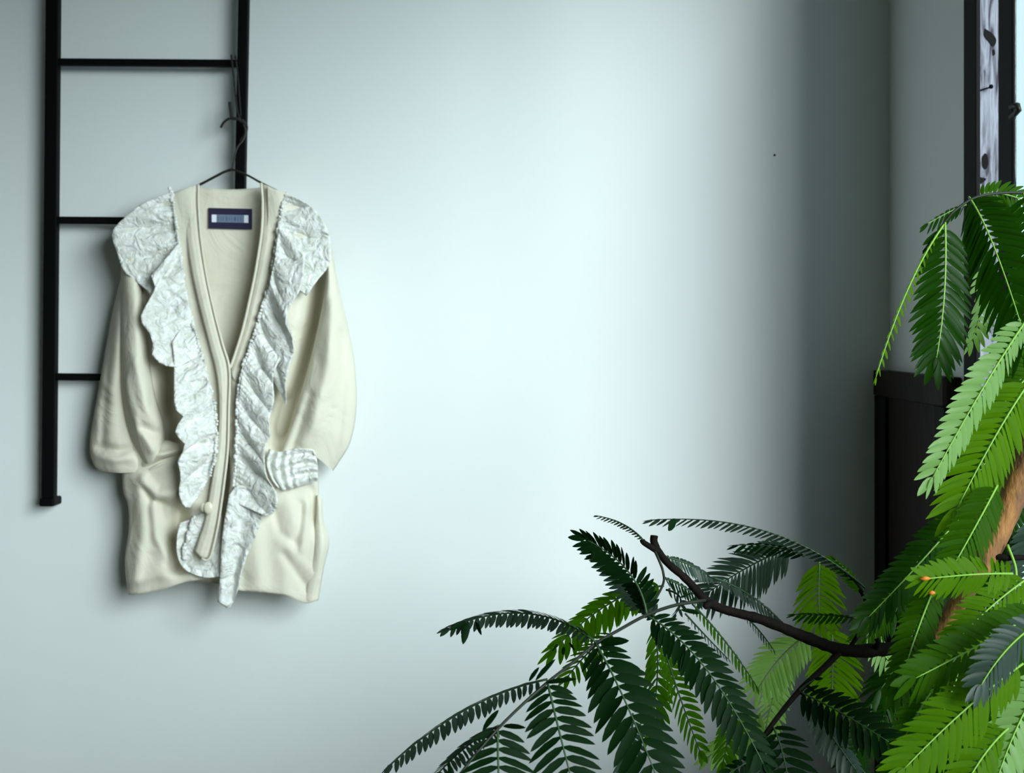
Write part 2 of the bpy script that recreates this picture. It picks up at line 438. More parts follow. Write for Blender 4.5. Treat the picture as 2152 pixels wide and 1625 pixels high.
# inside of the back, seen through the neckline
def d_back(u, v, x, y):
    return 0.056 + 0.003*math.sin(u*9+v*2)*v + 0.003*fbm(x, y, 0.012, 1)
back = cloth('back_panel', M['knit'],
      [(318,432),(360,408),(405,394),(425,394),(450,397),(500,398),(540,395),(560,394),(600,408),(655,440)],
      [(278,1240),(330,1238),(400,1222),(470,1228),(540,1236),(600,1240),(640,1262)],
      [(318,432),(345,560),(405,740),(395,900),(290,1030),(268,1100),(278,1240)],
      [(655,440),(630,560),(560,730),(545,890),(640,1030),(672,1100),(640,1262)], d_back, 60, 100)

# front panels
lf = Ridges(([(338,640),(350,720),(356,800),(356,925)], 22, -0.056),
            ([(300,760),(315,860),(345,915)], 16, 0.006),
            ([(300,1010),(330,1040),(372,1036)], 13, 0.013),
            ([(290,1010),(318,1052),(372,1068)], 8, -0.008),
            ([(322,1060),(328,1130),(352,1170)], 9, 0.007),
            ([(340,1060),(350,1110),(375,1170)], 10, -0.007),
            ([(292,1010),(300,1120),(285,1215)], 14, 0.010),
            ([(378,1080),(368,1130),(374,1190)], 19, -0.045),
            ([(275,1225),(330,1208),(400,1210)], 9, 0.006))
def d_lf(u, v, x, y):
    return 0.075 + 0.030*bulge(u*0.62) + max(lf(x, y), -0.055) + 0.005*fbm(x, y*0.5, 0.022, 2) + 0.003*math.sin(x*0.09+y*0.01)*max(0, v-0.6)
cloth('front_panel', M['knit'],
      [(330,426),(355,410),(385,397),(402,391)],
      [(270,1250),(292,1249),(340,1240),(385,1225),(440,1215)],
      [(330,426),(290,560),(266,750),(258,1000),(270,1060),(272,1110),(264,1180),(270,1250)],
      [(402,391),(408,500),(425,600),(448,690),(470,780),(468,900),(462,1000),(448,1080),(440,1215)], d_lf, 60, 150)
rf = Ridges(([(680,540),(662,680),(636,780),(600,900)], 20, -0.060),
            ([(592,850),(584,935)], 20, -0.040),
            ([(655,1030),(662,1090),(684,1140)], 9, -0.014),
            ([(648,1060),(643,1110),(634,1155)], 7, 0.010),
            ([(632,1060),(628,1110),(616,1140)], 7, -0.008),
            ([(575,1070),(590,1120),(620,1145)], 10, -0.008),
            ([(560,1060),(600,1050),(620,1100)], 16, 0.008),
            ([(596,1165),(625,1210),(650,1240)], 9, -0.008),
            ([(610,1150),(640,1190),(668,1215)], 12, 0.006),
            ([(540,1000),(538,1120),(545,1230)], 16, 0.012),
            ([(520,1000),(508,1120),(512,1230)], 12, -0.006))
def d_rf(u, v, x, y):
    return 0.070 + 0.030*bulge(1-u*0.66-0.0) * 1.0 + rf(x, y) + 0.005*fbm(x, y*0.5, 0.022, 3) + 0.003*math.sin(x*0.08)*max(0, v-0.7)*2
def d_rf(u, v, x, y):
    return 0.075 + 0.030*bulge((1-u)*0.62) + max(rf(x, y), -0.062)*(1 if y < 1000 else 0.6) + 0.005*fbm(x, y*0.5, 0.022, 3) + 0.004*math.sin(x*0.085+1)*max(0, v-0.75)*2
cloth('front_panel', M['knit'],
      [(562,392),(590,402),(625,418),(660,450)],
      [(478,1225),(500,1240),(545,1245),(600,1252),(640,1268),(668,1262)],
      [(562,392),(562,470),(545,560),(522,650),(500,740),(486,800),(482,900),(484,1000),(478,1080),(478,1225)],
      [(660,450),(690,530),(692,640),(682,760),(668,880),(668,1000),(672,1070),(690,1135),(680,1190),(668,1262)], d_rf, 60, 150)

# button band: left half runs down over the right one
def band(name, inner, outer, dbase, dedge=0.010, nu=14, nv=150, ridge=0.0):
    def d(u, v, x, y):
        return dbase(v) + dedge*bulge(u, 0.35) - dedge*0.6 + 0.0003*math.sin(u*math.pi*6) + ridge*math.sin(v*60)
    mb = coons([inner[0], ((inner[0][0]+outer[0][0])/2, (inner[0][1]+outer[0][1])/2 - 1), outer[0]],
               [inner[-1], ((inner[-1][0]+outer[-1][0])/2, (inner[-1][1]+outer[-1][1])/2 + 6), outer[-1]], inner, outer, d, nu, nv)
    def db(u, v, x, y): return dbase(v) - dedge*0.6 - 0.001
    b = coons([inner[0], ((inner[0][0]+outer[0][0])/2, (inner[0][1]+outer[0][1])/2 - 1), outer[0]],
               [inner[-1], ((inner[-1][0]+outer[-1][0])/2, (inner[-1][1]+outer[-1][1])/2 + 6), outer[-1]], inner, outer, db, nu, nv)
    n = len(mb.v); mb.v += b.v; mb.f += [tuple(n+i for i in reversed(q)) for q in b.f]
    # side walls
    W = nu+1
    for j in range(nv):
        a, c = j*W, (j+1)*W; mb.f.append((a, c, n+c, n+a))
        a, c = j*W+nu, (j+1)*W+nu; mb.f.append((a, n+a, n+c, c))
    for i in range(nu):
        a = nv*W+i; mb.f.append((a, a+1, n+a+1, n+a)); a = i; mb.f.append((a, n+a, n+a+1, a+1))
    return mb.build(name, M['knit'], car)
band('button_band', [(550,386),(553,420),(551,480),(540,560),(528,620),(512,690),(496,742),(484,776)],
     [(580,399),(584,440),(580,500),(566,580),(550,640),(530,715),(512,765),(498,805)], lambda v: 0.112-0.022*(1-v)**3, 0.012)
band('button_band', [(484,772),(485,800),(487,900),(484,1000),(478,1060)],
     [(500,790),(499,830),(500,900),(496,1000),(490,1060)], lambda v: 0.108, 0.008)
band('button_band', [(382,398),(386,440),(391,500),(404,580),(420,650),(438,720),(455,790),(460,860),(455,940),(446,1000),(436,1060),(428,1100),(408,1160)],
     [(416,388),(416,430),(421,500),(433,580),(448,650),(466,720),(481,775),(480,860),(478,940),(472,1000),(464,1060),(456,1110),(440,1172)], lambda v: 0.116-0.024*max(0, 1-v*2.5)**3+0.004*v, 0.009)
# raised light piping on the inner edge of the left half
pp = curve(w3([(417,388,0.095),(417,430,0.105),(422,500,0.113),(434,580,0.117),(449,650,0.119),(467,720,0.121),(482,776,0.122),(481,860,0.123),(479,940,0.124),(473,1000,0.125),(465,1060,0.125),(457,1110,0.126),(444,1166,0.127),(434,1178,0.127),(424,1174,0.127)]), 160)
MB().tube(pp, 0.0022, 7).build('piping', M['knit'], car)
pp = curve(w3([(549,385,0.096),(552,430,0.106),(550,485,0.113),(539,560,0.117),(527,620,0.118),(511,690,0.118),(495,742,0.119),(484,774,0.120)]), 100)
MB().tube(pp, 0.0026, 7).build('piping', M['knit'], car)

# button
bt = MB().sphere(at(438, 1068, DW-0.135), 0.0085, 18, 10, (1, 0.45, 1.25)); bt.build('button', M['button'], car)
bt = MB().sphere(at(428, 1067, DW-0.131), 0.0068, 18, 10, (0.8, 0.4, 1.1)); bt.build('button', M['button'], car)

# neck label
def quad(px0, py0, px1, py1, tilt, d0, d1):
    mb = MB(); 
    P = [(px0,py0),(px1,py0+tilt),(px1,py1+tilt),(px0,py1)]
    mb.v = [tuple(at(x, y, DW-d1)) for x, y in P] + [tuple(at(x, y, DW-d0)) for x, y in P]
    mb.f = [(0,1,2,3),(7,6,5,4),(0,4,5,1),(1,5,6,2),(2,6,7,3),(3,7,4,0)]
    return mb
lb = quad(438, 437, 530, 480, 2, 0.0605, 0.0625).build('neck_label', M['navy'], car, smooth=False)
ws = quad(445, 451, 522, 467, 1.5, 0.0626, 0.0630).build('woven_strip', M['labelwhite'], lb, smooth=False)
quad(455, 451.3, 513, 467.3, 1.1, 0.06301, 0.0632).build('woven_ground', M['labelblue'], lb, smooth=False)
tx = MB()
def stroke(x0, y0, x1, y1, wd=1.3):
    a = Vector((x0, y0)); b = Vector((x1, y1)); t = (b-a).normalized(); nn = Vector((-t.y, t.x))*wd/2
    n = len(tx.v)
    for q in (a+nn, b+nn, b-nn, a-nn): tx.v.append(tuple(at(q.x, q.y+ (q.x-438)*0.02, DW-0.0633)))
    tx.f.append((n, n+1, n+2, n+3))
for x, wd in ((459,2.2),(465,1.4),(469,1.4),(476,3.0),(482,1.6),(487,1.4),(494,4.0),(500,1.8),(506,1.4)):
    stroke(x, 454.5, x, 463.5, wd)
tx.build('lettering', M['labelgrey'], ws, smooth=False, fix=False)

# sleeves
sl = Ridges(([(236,650),(222,800),(214,930)], 10, -0.007),
            ([(200,960),(240,968),(290,960)], 9, 0.008),
            ([(205,940),(250,948),(285,940)], 8, -0.010))
def tubed(dedge0, dedge1, h, fold, e=0.5):
    def front(u, v, x, y): return dedge0*(1-u) + dedge1*u + h*bulge(u, e)*bulge(0.03+v*0.89, 0.4) + fold(x, y)*bulge(u, .5) + 0.006*fbm(x, y*0.45, .024, 5)*bulge(u, .5)
    def bk(u, v, x, y): return dedge0*(1-u) + dedge1*u - 0.005*bulge(u, .5)
    return front, bk
f_, b_ = tubed(0.058, 0.084, 0.030, sl)
cloth('sleeve', M['knit'], [(268,540),(275,535),(282,540)], [(212,990),(250,994),(305,992)],
      [(268,540),(240,640),(212,790),(193,900),(189,945),(198,978),(212,990)],
      [(282,540),(266,640),(258,760),(262,860),(280,930),(305,992)], f_, 40, 100, back=b_)
si = Ridges(([(262,800),(285,890),(318,945)], 10, 0.006),
            ([(300,900),(330,912),(345,905)], 11, -0.010),
            ([(285,760),(305,850),(330,880)], 14, 0.006))
f_, b_ = tubed(0.080, 0.086, 0.056, si, 0.45)
cloth('sleeve', M['knit'], [(256,540),(272,524),(292,540)], [(296,968),(318,972),(345,930)],
      [(256,540),(252,640),(250,740),(254,830),(268,905),(296,968)],
      [(292,540),(302,640),(312,740),(326,825),(342,885),(346,915),(345,930)], f_, 40, 100, back=b_)
# lower roll of the left sleeve and cuff tucked towards the band
f_, b_ = tubed(0.088, 0.090, 0.022, Ridges(([(300,962),(340,955),(380,945)], 6, 0.008), ([(305,985),(340,968),(378,960)], 4, -0.010)), 0.6)
cloth('cuff', M['knit'], [(296,962),(320,945),(345,926),(382,934)], [(310,998),(332,985),(355,970),(388,962)],
      [(296,962),(294,982),(310,998)], [(382,934),(392,948),(388,962)], f_, 40, 24, back=b_)
# right sleeve, facing the window
sr = Ridges(([(700,640),(690,760),(665,870),(640,930)], 15, 0.009),
            ([(720,700),(722,820),(712,930),(696,985)], 9, -0.006),
            ([(650,830),(628,900),(612,945)], 9, -0.008))
f_, b_ = tubed(0.094, 0.058, 0.050, sr, 0.4)
cloth('sleeve', M['knit'], [(686,520),(692,512),(698,520)], [(590,950),(640,955),(665,962),(700,990)],
      [(686,520),(684,600),(668,690),(646,780),(622,860),(590,950)],
      [(698,520),(712,600),(732,690),(746,770),(749,860),(736,930),(712,972),(700,990)], f_, 50, 110, back=b_)
# pocket with pleated top and cuff gathered over it
def d_pk(u, v, x, y):
    g = max(0, 1-u*1.6)
    return 0.100 + 0.012*bulge(0.15+u*0.7) + 0.006*math.sin(v*22 + u*2)*(1-g) + 0.010*math.sin(u*38 + v*2)*g + 0.003*fbm(x, y, 0.05, 8)
cloth('pocket', M['brocade'], [(566,944),(590,950),(625,943),(655,945),(662,955)], [(585,1025),(600,1030),(640,1018),(668,1012)],
      [(566,944),(560,970),(568,1000),(585,1025)], [(662,955),(667,975),(668,1012)], d_pk, 50, 50)
f_, b_ = tubed(0.086, 0.070, 0.016, lambda x, y: 0, 0.6)
cloth('hem_flap', M['knit'], [(666,1040),(674,1045),(678,1050)], [(640,1258),(655,1262),(668,1230)],
      [(666,1040),(664,1090),(655,1170),(640,1258)], [(678,1050),(680,1090),(692,1136),(684,1180),(668,1230)], f_, 20, 50, back=b_)

# ruffles
def ruffle(name, inner, outer, nf, d0, dout, amp=0.012, over=0.42, nv=None, nu=14, seed=0, mat='brocade', ends=0.03, jag=0.0):
    rnd = random.Random(seed)
    nv = nv or nf*18
    NI = 400
    I = curve(inner, NI); O = curve(outer, NI)
    ph = [rnd.uniform(-0.6, 0.6) for _ in range(nf+2)]; am = [rnd.uniform(0.6, 1.3) for _ in range(nf+2)]
    mb = MB()
    def smp(C, t):
        t = max(0, min(0.9999, t))*NI; i = int(t); return C[i].lerp(C[i+1], t-i)
    for j in range(nv+1):
        v = j/nv; k = v*nf; i0 = int(k); fr_ = k-i0
        p = 2*math.pi*k + ph[i0]*(1-fr_) + ph[i0+1]*fr_
        A = am[i0]*(1-fr_) + am[i0+1]*fr_
        e = min(1, v/ends, (1-v)/ends) if ends else 1
        for i in range(nu+1):
            u = i/nu
            vv = v + e*over*u**0.8*math.sin(p)*A/nf
            q = smp(I, v).lerp(smp(O, vv), u)
            # small gathers at the stitched edge, merging outward
            g = 0.0022*math.sin(v*nf*6*2*math.pi)*(1-u)**2
            z = d0(v) + dout*u + amp*A*(u**0.7)*math.cos(p) + g + 0.0025*fbm(q.x, q.y, 0.05, seed)*u
            q2 = q
            if jag and i == nu:
                q2 = q + (smp(O, vv)-smp(I, v)).normalized()*jag*math.sin(v*nf*9*2*math.pi)
            mb.v.append(tuple(at(q2.x, q2.y, DW-z)))
    for j in range(nv):
        for i in range(nu):
            a = j*(nu+1)+i; mb.f.append((a, a+1, a+nu+2, a+nu+1))
    return mb.build(name, M[mat], car, solid=0.0012, fix=False)

def dl(v): return 0.119 + 0.014*math.sin(math.pi*min(1, v*1.2))
# shoulder wings
ruffle('ruffle', [(360,404),(366,440),(372,480),(378,520),(384,560),(390,600)],
       [(338,412),(300,428),(268,452),(236,488),(246,530),(262,572),(300,602),(316,618),(326,640)], 4, lambda v: 0.102+0.016*v, -0.006, 0.017, 0.55, seed=3, jag=2.5, nu=24)
ruffle('ruffle', [(376,510),(384,560),(396,630),(410,700),(424,748)],
       [(318,580),(326,606),(296,664),(306,690),(322,712),(318,742),(340,766),(372,772)], 3, dl, 0.012, 0.019, 0.75, seed=5, jag=2, nu=20)
ruffle('ruffle', [(402,655),(418,730),(436,790),(448,850),(454,910),(450,960),(440,1000),(426,1030),(410,1052)],
       [(362,720),(366,760),(366,838),(370,862),(386,872),(368,905),(380,925),(390,940),(374,968),(380,1002),(376,1034),(386,1064),(400,1066)], 7, dl, 0.014, 0.017, 0.85, seed=9, jag=2, nu=20)
ruffle('ruffle', [(598,408),(592,440),(586,480),(580,530),(572,570)],
       [(622,416),(658,438),(688,482),(696,530),(690,560),(668,588),(644,622)], 3, lambda v: 0.104+0.014*v, -0.004, 0.018, 0.55, seed=13, jag=2.5, nu=24)
ruffle('ruffle', [(586,480),(574,560),(560,620),(546,670),(532,715)],
       [(640,540),(634,600),(612,640),(596,668),(612,700),(618,740),(608,772),(600,800),(602,850)], 4, dl, 0.010, 0.019, 0.75, seed=15, jag=2, nu=20)
ruffle('ruffle', [(552,650),(530,720),(512,775),(502,830),(500,900),(498,960),(494,1010),(486,1052)],
       [(596,740),(574,790),(576,842),(566,880),(568,915),(556,945),(560,1000),(582,1040),(578,1076),(556,1084)], 7, dl, 0.014, 0.018, 0.8, seed=19, jag=2, nu=20)
# long tail and the skirt of the ruffle at the hem
def d_tail(u, v, x, y): return 0.128 - 0.008*v + 0.008*math.sin(u*7.5+0.8) * (0.4+0.6*v) + 0.003*fbm(x, y, .05, 4)
cloth('ruffle_tail', M['brocade'], [(482,1040),(500,1020),(530,1030),(560,1060)], [(458,1265),(472,1275),(484,1278),(500,1240)],
      [(482,1040),(468,1120),(463,1200),(458,1265)], [(560,1060),(540,1120),(515,1180),(500,1240)], d_tail, 30, 60, solid=0.0014)
cloth('ruffle_facing', M['brocade'], [(404,1086),(432,1078),(466,1084)], [(388,1186),(420,1208),(466,1206)], [(404,1086),(392,1130),(388,1186)], [(466,1084),(464,1140),(466,1206)], lambda u, v, x, y: 0.106+0.004*math.sin(v*5+u*4), 16, 30, solid=0.0014)
ruffle('ruffle', [(406,1090),(396,1120),(388,1150),(386,1170),(400,1190),(430,1198),(456,1196)],
       [(378,1100),(372,1130),(372,1165),(384,1192),(404,1206),(432,1214),(462,1212)], 7, lambda v: 0.112, 0.004, 0.006, 0.35, seed=23, mat='brocade')
# shell-like gathered heading along the stitched edges
def heading(pts, n, r, seed):
    rnd = random.Random(seed); C = curve(w3(pts), n); mb = MB()
    for i, p in enumerate(C):
        rr = r*rnd.uniform(0.7, 1.25)
        mb.sphere((p.x + rnd.uniform(-.0015, .0015), p.y, p.z), rr, 7, 5, (rnd.uniform(.7,1.2), 0.8, rnd.uniform(.8,1.4)))
    return mb.build('gathered_heading', M['brocade'], car)
heading([(360,402,0.100),(366,450,0.112),(374,500,0.118),(382,560,0.122),(396,640,0.126),(414,710,0.128),(434,785,0.13),(450,850,0.13),(456,910,0.13),(452,960,0.13),(442,1000,0.13)], 96, 0.0030, 1)
heading([(600,408,0.100),(592,440,0.110),(586,480,0.116),(580,530,0.12),(568,590,0.124),(550,650,0.126),(530,715,0.128),(510,775,0.13),(500,830,0.13),(498,900,0.13),(496,960,0.13),(490,1020,0.13)], 84, 0.0036, 2)
heading([(408,1088,0.120),(402,1105,0.12),(398,1122,0.12),(392,1140,0.12),(386,1160,0.12),(386,1172,0.12)], 13, 0.0044, 3)
heading([(358,396,0.098),(362,410,0.102)], 2, 0.005, 4)

# ------------------------------------------------------------------ tree
tree = thing('leafy_tree', 'feathery-leaved indoor tree with brown trunk in a grey pot by the window', 'plant', (0.545, 1.25, 0.0))
def bend(P, n=30): return curve(P, n)
YT = 1.30
def p3(l): return [at(x, y, Y) for x, y, Y in l]
pot = MB().lathe([(0.0,0.0),(0.095,0.0),(0.102,0.01),(0.128,0.26),(0.132,0.27),(0.130,0.278),(0.120,0.278),(0.117,0.25),(0.0,0.25)], (0.545,1.25,0.0)).build('pot', M['pot'], tree)
MB().lathe([(0.0,0.262),(0.06,0.262),(0.1165,0.256)], (0.545,1.25,0.0)).build('soil', M['soil'], tree)
tk = bend([Vector((0.545,1.25,0.25)), Vector((0.56,1.26,0.50)), Vector((0.555,1.28,0.80)), Vector((0.575,1.30,1.05)), Vector((0.56,1.31,1.20)), at(2235,800,1.31), at(2230,560,1.33)], 60)
MB().tube(tk, [0.026-0.016*i/60 for i in range(61)], 14).build('trunk', M['bark'], tree)
def branch(name, pts, r0, r1, mat='twig', n=40, knob=0.0):
    C = bend(p3(pts), n); rnd = random.Random(len(pts)*7+int(pts[0][0]))
    mb = MB().tube(C, [(r0+(r1-r0)*i/n)*(1+knob*rnd.uniform(-.2, .5)) for i in range(n+1)], 9)
    return mb.build(name, M[mat], tree)
branch('bough', [(2236,830,1.31),(2185,900,1.31),(2138,1020,1.31),(2105,1100,1.31),(2068,1180,1.31),(2010,1270,1.31),(1965,1345,1.31)], 0.0155, 0.0075, 'bark', 50, 0.10)
branch('branch', [(1975,1335,1.31),(1930,1354,1.31),(1850,1366,1.31),(1770,1366,1.31),(1690,1338,1.31),(1600,1302,1.31),(1500,1272,1.31),(1440,1215,1.31),(1400,1180,1.31),(1372,1140,1.31)], 0.0066, 0.0030, 'twig', 60, 0.3)
branch('twig', [(1380,1152,1.31),(1374,1138,1.31),(1375,1126,1.31)], 0.0034, 0.0036)
branch('twig', [(1385,1160,1.31),(1368,1150,1.305),(1352,1140,1.30),(1350,1134,1.30)], 0.0032, 0.0024)
branch('twig', [(1500,1268,1.31),(1486,1272,1.30),(1480,1278,1.30)], 0.0040, 0.0026)
branch('twig', [(1772,1364,1.31),(1730,1405,1.30),(1680,1452,1.29),(1625,1520,1.28),(1585,1580,1.27),(1540,1660,1.26)], 0.0032, 0.0016)
branch('twig', [(1786,1362,1.31),(1800,1340,1.31),(1826,1300,1.31),(1818,1262,1.31),(1806,1240,1.31)], 0.0022, 0.0014)
branch('twig', [(1835,1366,1.31),(1846,1352,1.30),(1842,1342,1.30)], 0.0034, 0.0022)
branch('twig', [(2068,1165,1.31),(2110,1172,1.30),(2160,1172,1.30)], 0.0034, 0.0024)
def stem(pts, r0=0.0013, r1=0.0010, mat='stem'): branch('leaf_stem', pts, r0, r1, mat, 30)
stem([(1482,1262,1.30),(1420,1272,1.28),(1359,1293,1.25),(1300,1325,1.22),(1250,1354,1.20),(1200,1396,1.18),(1156,1430,1.16),(1110,1470,1.15),(1052,1526,1.13),(1000,1585,1.12),(950,1650,1.11)], 0.0016, 0.0011)
stem([(1372,1150,1.31),(1385,1178,1.30),(1394,1205,1.30),(1392,1232,1.29),(1360,1290,1.26)], 0.0013, 0.0010)
stem([(1815,1245,1.31),(1790,1215,1.31),(1750,1186,1.31)], 0.0013, 0.0011)
stem([(2230,420,1.33),(2150,405,1.32),(2060,412,1.31),(2010,440,1.30),(1985,468,1.30),(1940,530,1.30)], 0.0016, 0.001)
stem([(2117,1145,1.30),(2135,1200,1.29),(2128,1260,1.28),(2110,1330,1.27)], 0.0014, 0.0010, 'rib_green')

NF = [0]
def frond(base, ctrl, tip, wd, n, mat, roll=0, Y=(1.3, 1.3), bow=0.0, rib='rib_green', tipang=38, ang0=66, droop=18, fat=1.0, seed=None, wr=1.0):
    """one feathery pinna: midrib from base to tip with n leaflet pairs; px on the photo, Y real distance"""
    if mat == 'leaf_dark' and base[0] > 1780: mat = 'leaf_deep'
    if n > 12 and mat != 'leaf_grey' and ang0 == 66: n = round(n*0.8)
    NF[0] += 1; rnd = random.Random(seed or NF[0]*13)
    Yb, Yt = Y; b = at(*base, Yb); t_ = at(*tip, Yt); c = at(*ctrl, (Yb+Yt)/2 - bow)
    def bz(t): return b*(1-t)**2 + c*2*t*(1-t) + t_*t*t
    def dz(t): return ((c-b)*2*(1-t) + (t_-c)*2*t).normalized()
    ln = sum((bz((i+1)/20)-bz(i/20)).length for i in range(20))
    sc = (Yb+Yt)/2/F
    Lmax = wd*sc
    rib_pts = [bz(i/24) for i in range(25)]
    mb = MB(); r = math.radians(roll); dr = math.radians(droop)
    O0 = Vector((0, 0, EYE))
    for k in range(n):
        t = 0.06 + 0.94*(k/(n-1))
        p = bz(t); T = dz(t); d = (p-O0).normalized()
        s = T.cross(d).normalized(); nn = s.cross(T).normalized()   # s: to one side in view, nn: towards/away
        env = (0.62+0.38*math.sin(min(1, t/0.55)*math.pi/2)) if t < 0.55 else (1-0.22*((t-0.55)/0.45)**2)
        last = k == n-1
        for sg in (-1, 1):
            L = Lmax*env*rnd.uniform(0.93, 1.06)*(wr if sg > 0 else 1.0)
            ang = math.radians(ang0 - (ang0-tipang)*t**2.2 + rnd.uniform(-4, 4))
            if last: ang = math.radians(16); L *= 0.95
            side = s*math.cos(r) + nn*math.sin(r)
            up = (-s*math.sin(r) + nn*math.cos(r))
            sd_v = (side*sg*math.cos(dr) - up*math.sin(dr)*(1 if up.z > 0 else -1) if True else side)
            D = (T*math.cos(ang) + sd_v*math.sin(ang)).normalized()
            Wv = D.cross(sd_v.cross(T)).normalized() if sd_v.cross(T).length > 1e-6 else up
            Nn = D.cross(Wv).normalized()
            wid = min(ln/n*0.94, L*0.30)*0.5*fat*1.06*(1.25 if last else 1)
            tw = rnd.uniform(-0.35, 0.35)
            Wt = Wv*math.cos(tw) + Nn*math.sin(tw)
            i0 = len(mb.v)
            prof = ((0.0, .25), (0.18, .85), (0.45, 1.0), (0.75, .78), (0.92, .38), (1.0, .02))
            for q, wq in prof:
                ctr = p + D*(L*q) + T*(L*0.10*q*q) - Vector((0, 0, 1))*L*0.12*q*q
                mb.v.append(tuple(ctr + Wt*wid*wq)); mb.v.append(tuple(ctr + Nn*wid*0.22*(wq))); mb.v.append(tuple(ctr - Wt*wid*wq))
            for a in range(5):
                x = i0+a*3; mb.f += [(x, x+1, x+4, x+3), (x+1, x+2, x+5, x+4)]
    o = mb.build('leaf_frond', M[mat], tree, fix=False)
    MB().tube(rib_pts, [0.0011-0.0006*i/24 for i in range(25)], 6).build('midrib', M[rib], o)
    return o

D_, G_, Y_, P_, Q_ = 'leaf_dark', 'leaf_mid', 'leaf_young', 'leaf_pale', 'leaf_grey'
RD = 'rib_dark'
def single(base, tip, wd, mat, Y, name='leaflet'):
    b, t_ = at(*base, Y), at(*tip, Y-0.01); D = t_-b; L = D.length; D.normalize()
    W = D.cross(Vector((0.1, 1, 0.3)).normalized()).normalized(); Nn = D.cross(W)
    mb = MB(); wm = wd/F*Y/2
    for q, wq in ((0, .2), (.15, .7), (.4, 1), (.7, .85), (.9, .45), (1, .03)):
        c = b + D*L*q - Vector((0, 0, 1))*L*0.1*q*q
        mb.v += [tuple(c+W*wm*wq), tuple(c+Nn*wm*.3*wq), tuple(c-W*wm*wq)]
    for a in range(5):
        x = a*3; mb.f += [(x, x+1, x+4, x+3), (x+1, x+2, x+5, x+4)]
    return mb.build(name, M[mat], tree, fix=False)
for b_, t_, w_, m_, y_ in (((983,1306),(973,1350),17,'leaf_dark',1.265), ((985,1306),(943,1320),14,'leaf_dark',1.265), ((1000,1308),(1012,1332),10,'leaf_dark',1.26),
        ((1246,1150),(1246,1176),9,'leaf_dark',1.28), ((1420,1092),(1404,1112),19,'leaf_dark',1.265), ((1184,1360),(1184,1375),9,'leaf_dark',1.35),
        ((1172,1355),(1160,1366),9,'leaf_dark',1.35), ((1196,1352),(1208,1364),9,'leaf_dark',1.35), ((1126,1430),(1167,1378),11,'leaf_dark',1.155), ((1112,1432),(1133,1397),9,'leaf_dark',1.155),
        ((1015,1535),(1048,1485),13,'leaf_dark',1.125), ((1148,1436),(1212,1420),13,'leaf_dark',1.15), ((1058,1527),(1105,1524),14,'leaf_dark',1.12), ((946,1640),(944,1594),9,'leaf_dark',1.11),
        ((1262,1352),(1322,1340),22,'leaf_dark',1.19), ((1470,1290),(1430,1276),12,'leaf_dark',1.24)):
    single(b_, t_, w_, m_, y_)
# --- dark cluster at the lower middle
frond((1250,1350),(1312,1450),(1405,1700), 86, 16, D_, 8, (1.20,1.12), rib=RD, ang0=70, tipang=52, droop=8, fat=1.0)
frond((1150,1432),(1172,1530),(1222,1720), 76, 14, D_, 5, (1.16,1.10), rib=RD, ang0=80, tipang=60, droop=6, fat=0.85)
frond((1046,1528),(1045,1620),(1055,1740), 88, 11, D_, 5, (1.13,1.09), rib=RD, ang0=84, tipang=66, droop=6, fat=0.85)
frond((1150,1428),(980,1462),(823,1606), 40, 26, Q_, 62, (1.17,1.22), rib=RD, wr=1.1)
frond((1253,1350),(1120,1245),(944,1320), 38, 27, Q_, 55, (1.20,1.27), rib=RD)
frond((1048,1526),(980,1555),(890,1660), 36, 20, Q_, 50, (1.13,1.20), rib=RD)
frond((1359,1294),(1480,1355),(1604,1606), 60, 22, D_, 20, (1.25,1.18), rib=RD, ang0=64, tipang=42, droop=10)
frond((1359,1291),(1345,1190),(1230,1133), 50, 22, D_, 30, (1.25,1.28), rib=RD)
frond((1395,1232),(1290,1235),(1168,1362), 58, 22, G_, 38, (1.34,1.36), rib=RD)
frond((1378,1300),(1340,1250),(1245,1150), 40, 20, Q_, 35, (1.30,1.34), rib=RD)
frond((1375,1310),(1392,1400),(1368,1530), 52, 18, G_, 30, (1.40,1.42), rib=RD)
frond((1290,1330),(1240,1360),(1195,1420), 42, 14, G_, 25, (1.32,1.36), rib=RD)
frond((1392,1352),(1418,1440),(1470,1578), 40, 20, G_, 25, (1.36,1.40), rib=RD)
frond((1455,1270),(1525,1340),(1588,1440), 26, 22, G_, 62, (1.34,1.36), rib=RD)
frond((1530,1440),(1540,1520),(1520,1600), 46, 14, G_, 25, (1.38,1.40), rib=RD)
frond((1600,1500),(1560,1540),(1490,1590), 44, 15, P_, 25, (1.42,1.44))
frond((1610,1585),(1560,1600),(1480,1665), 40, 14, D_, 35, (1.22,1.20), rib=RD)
frond((1330,1500),(1330,1560),(1300,1650), 40, 12, Q_, 30, (1.36,1.38), rib=RD)
# --- around the branch tip
frond((1352,1136),(1318,1096),(1258,1085), 15, 15, Q_, 60, (1.30,1.30), rib=RD)
frond((1818,1236),(1640,1075),(1373,1093), 30, 36, Q_, 66, (1.31,1.27), rib=RD)
frond((1665,1150),(1580,1180),(1492,1243), 74, 22, Q_, 20, (1.40,1.42), rib=RD)
frond((1690,1170),(1640,1140),(1552,1146), 34, 14, D_, 58, (1.36,1.34), rib=RD)
frond((1400,1172),(1440,1178),(1485,1208), 30, 13, Q_, 50, (1.34,1.36), rib=RD)
frond((1500,1215),(1570,1235),(1640,1305), 28, 20, Q_, 58, (1.38,1.40), rib=RD)
frond((1395,1215),(1430,1225),(1475,1262), 28, 12, D_, 55, (1.34,1.36), rib=RD)
frond((1560,1290),(1595,1320),(1625,1365), 16, 12, Q_, 62, (1.38,1.40), rib=RD)
frond((1440,1290),(1490,1345),(1530,1385), 14, 14, Q_, 66, (1.40,1.42), rib=RD)
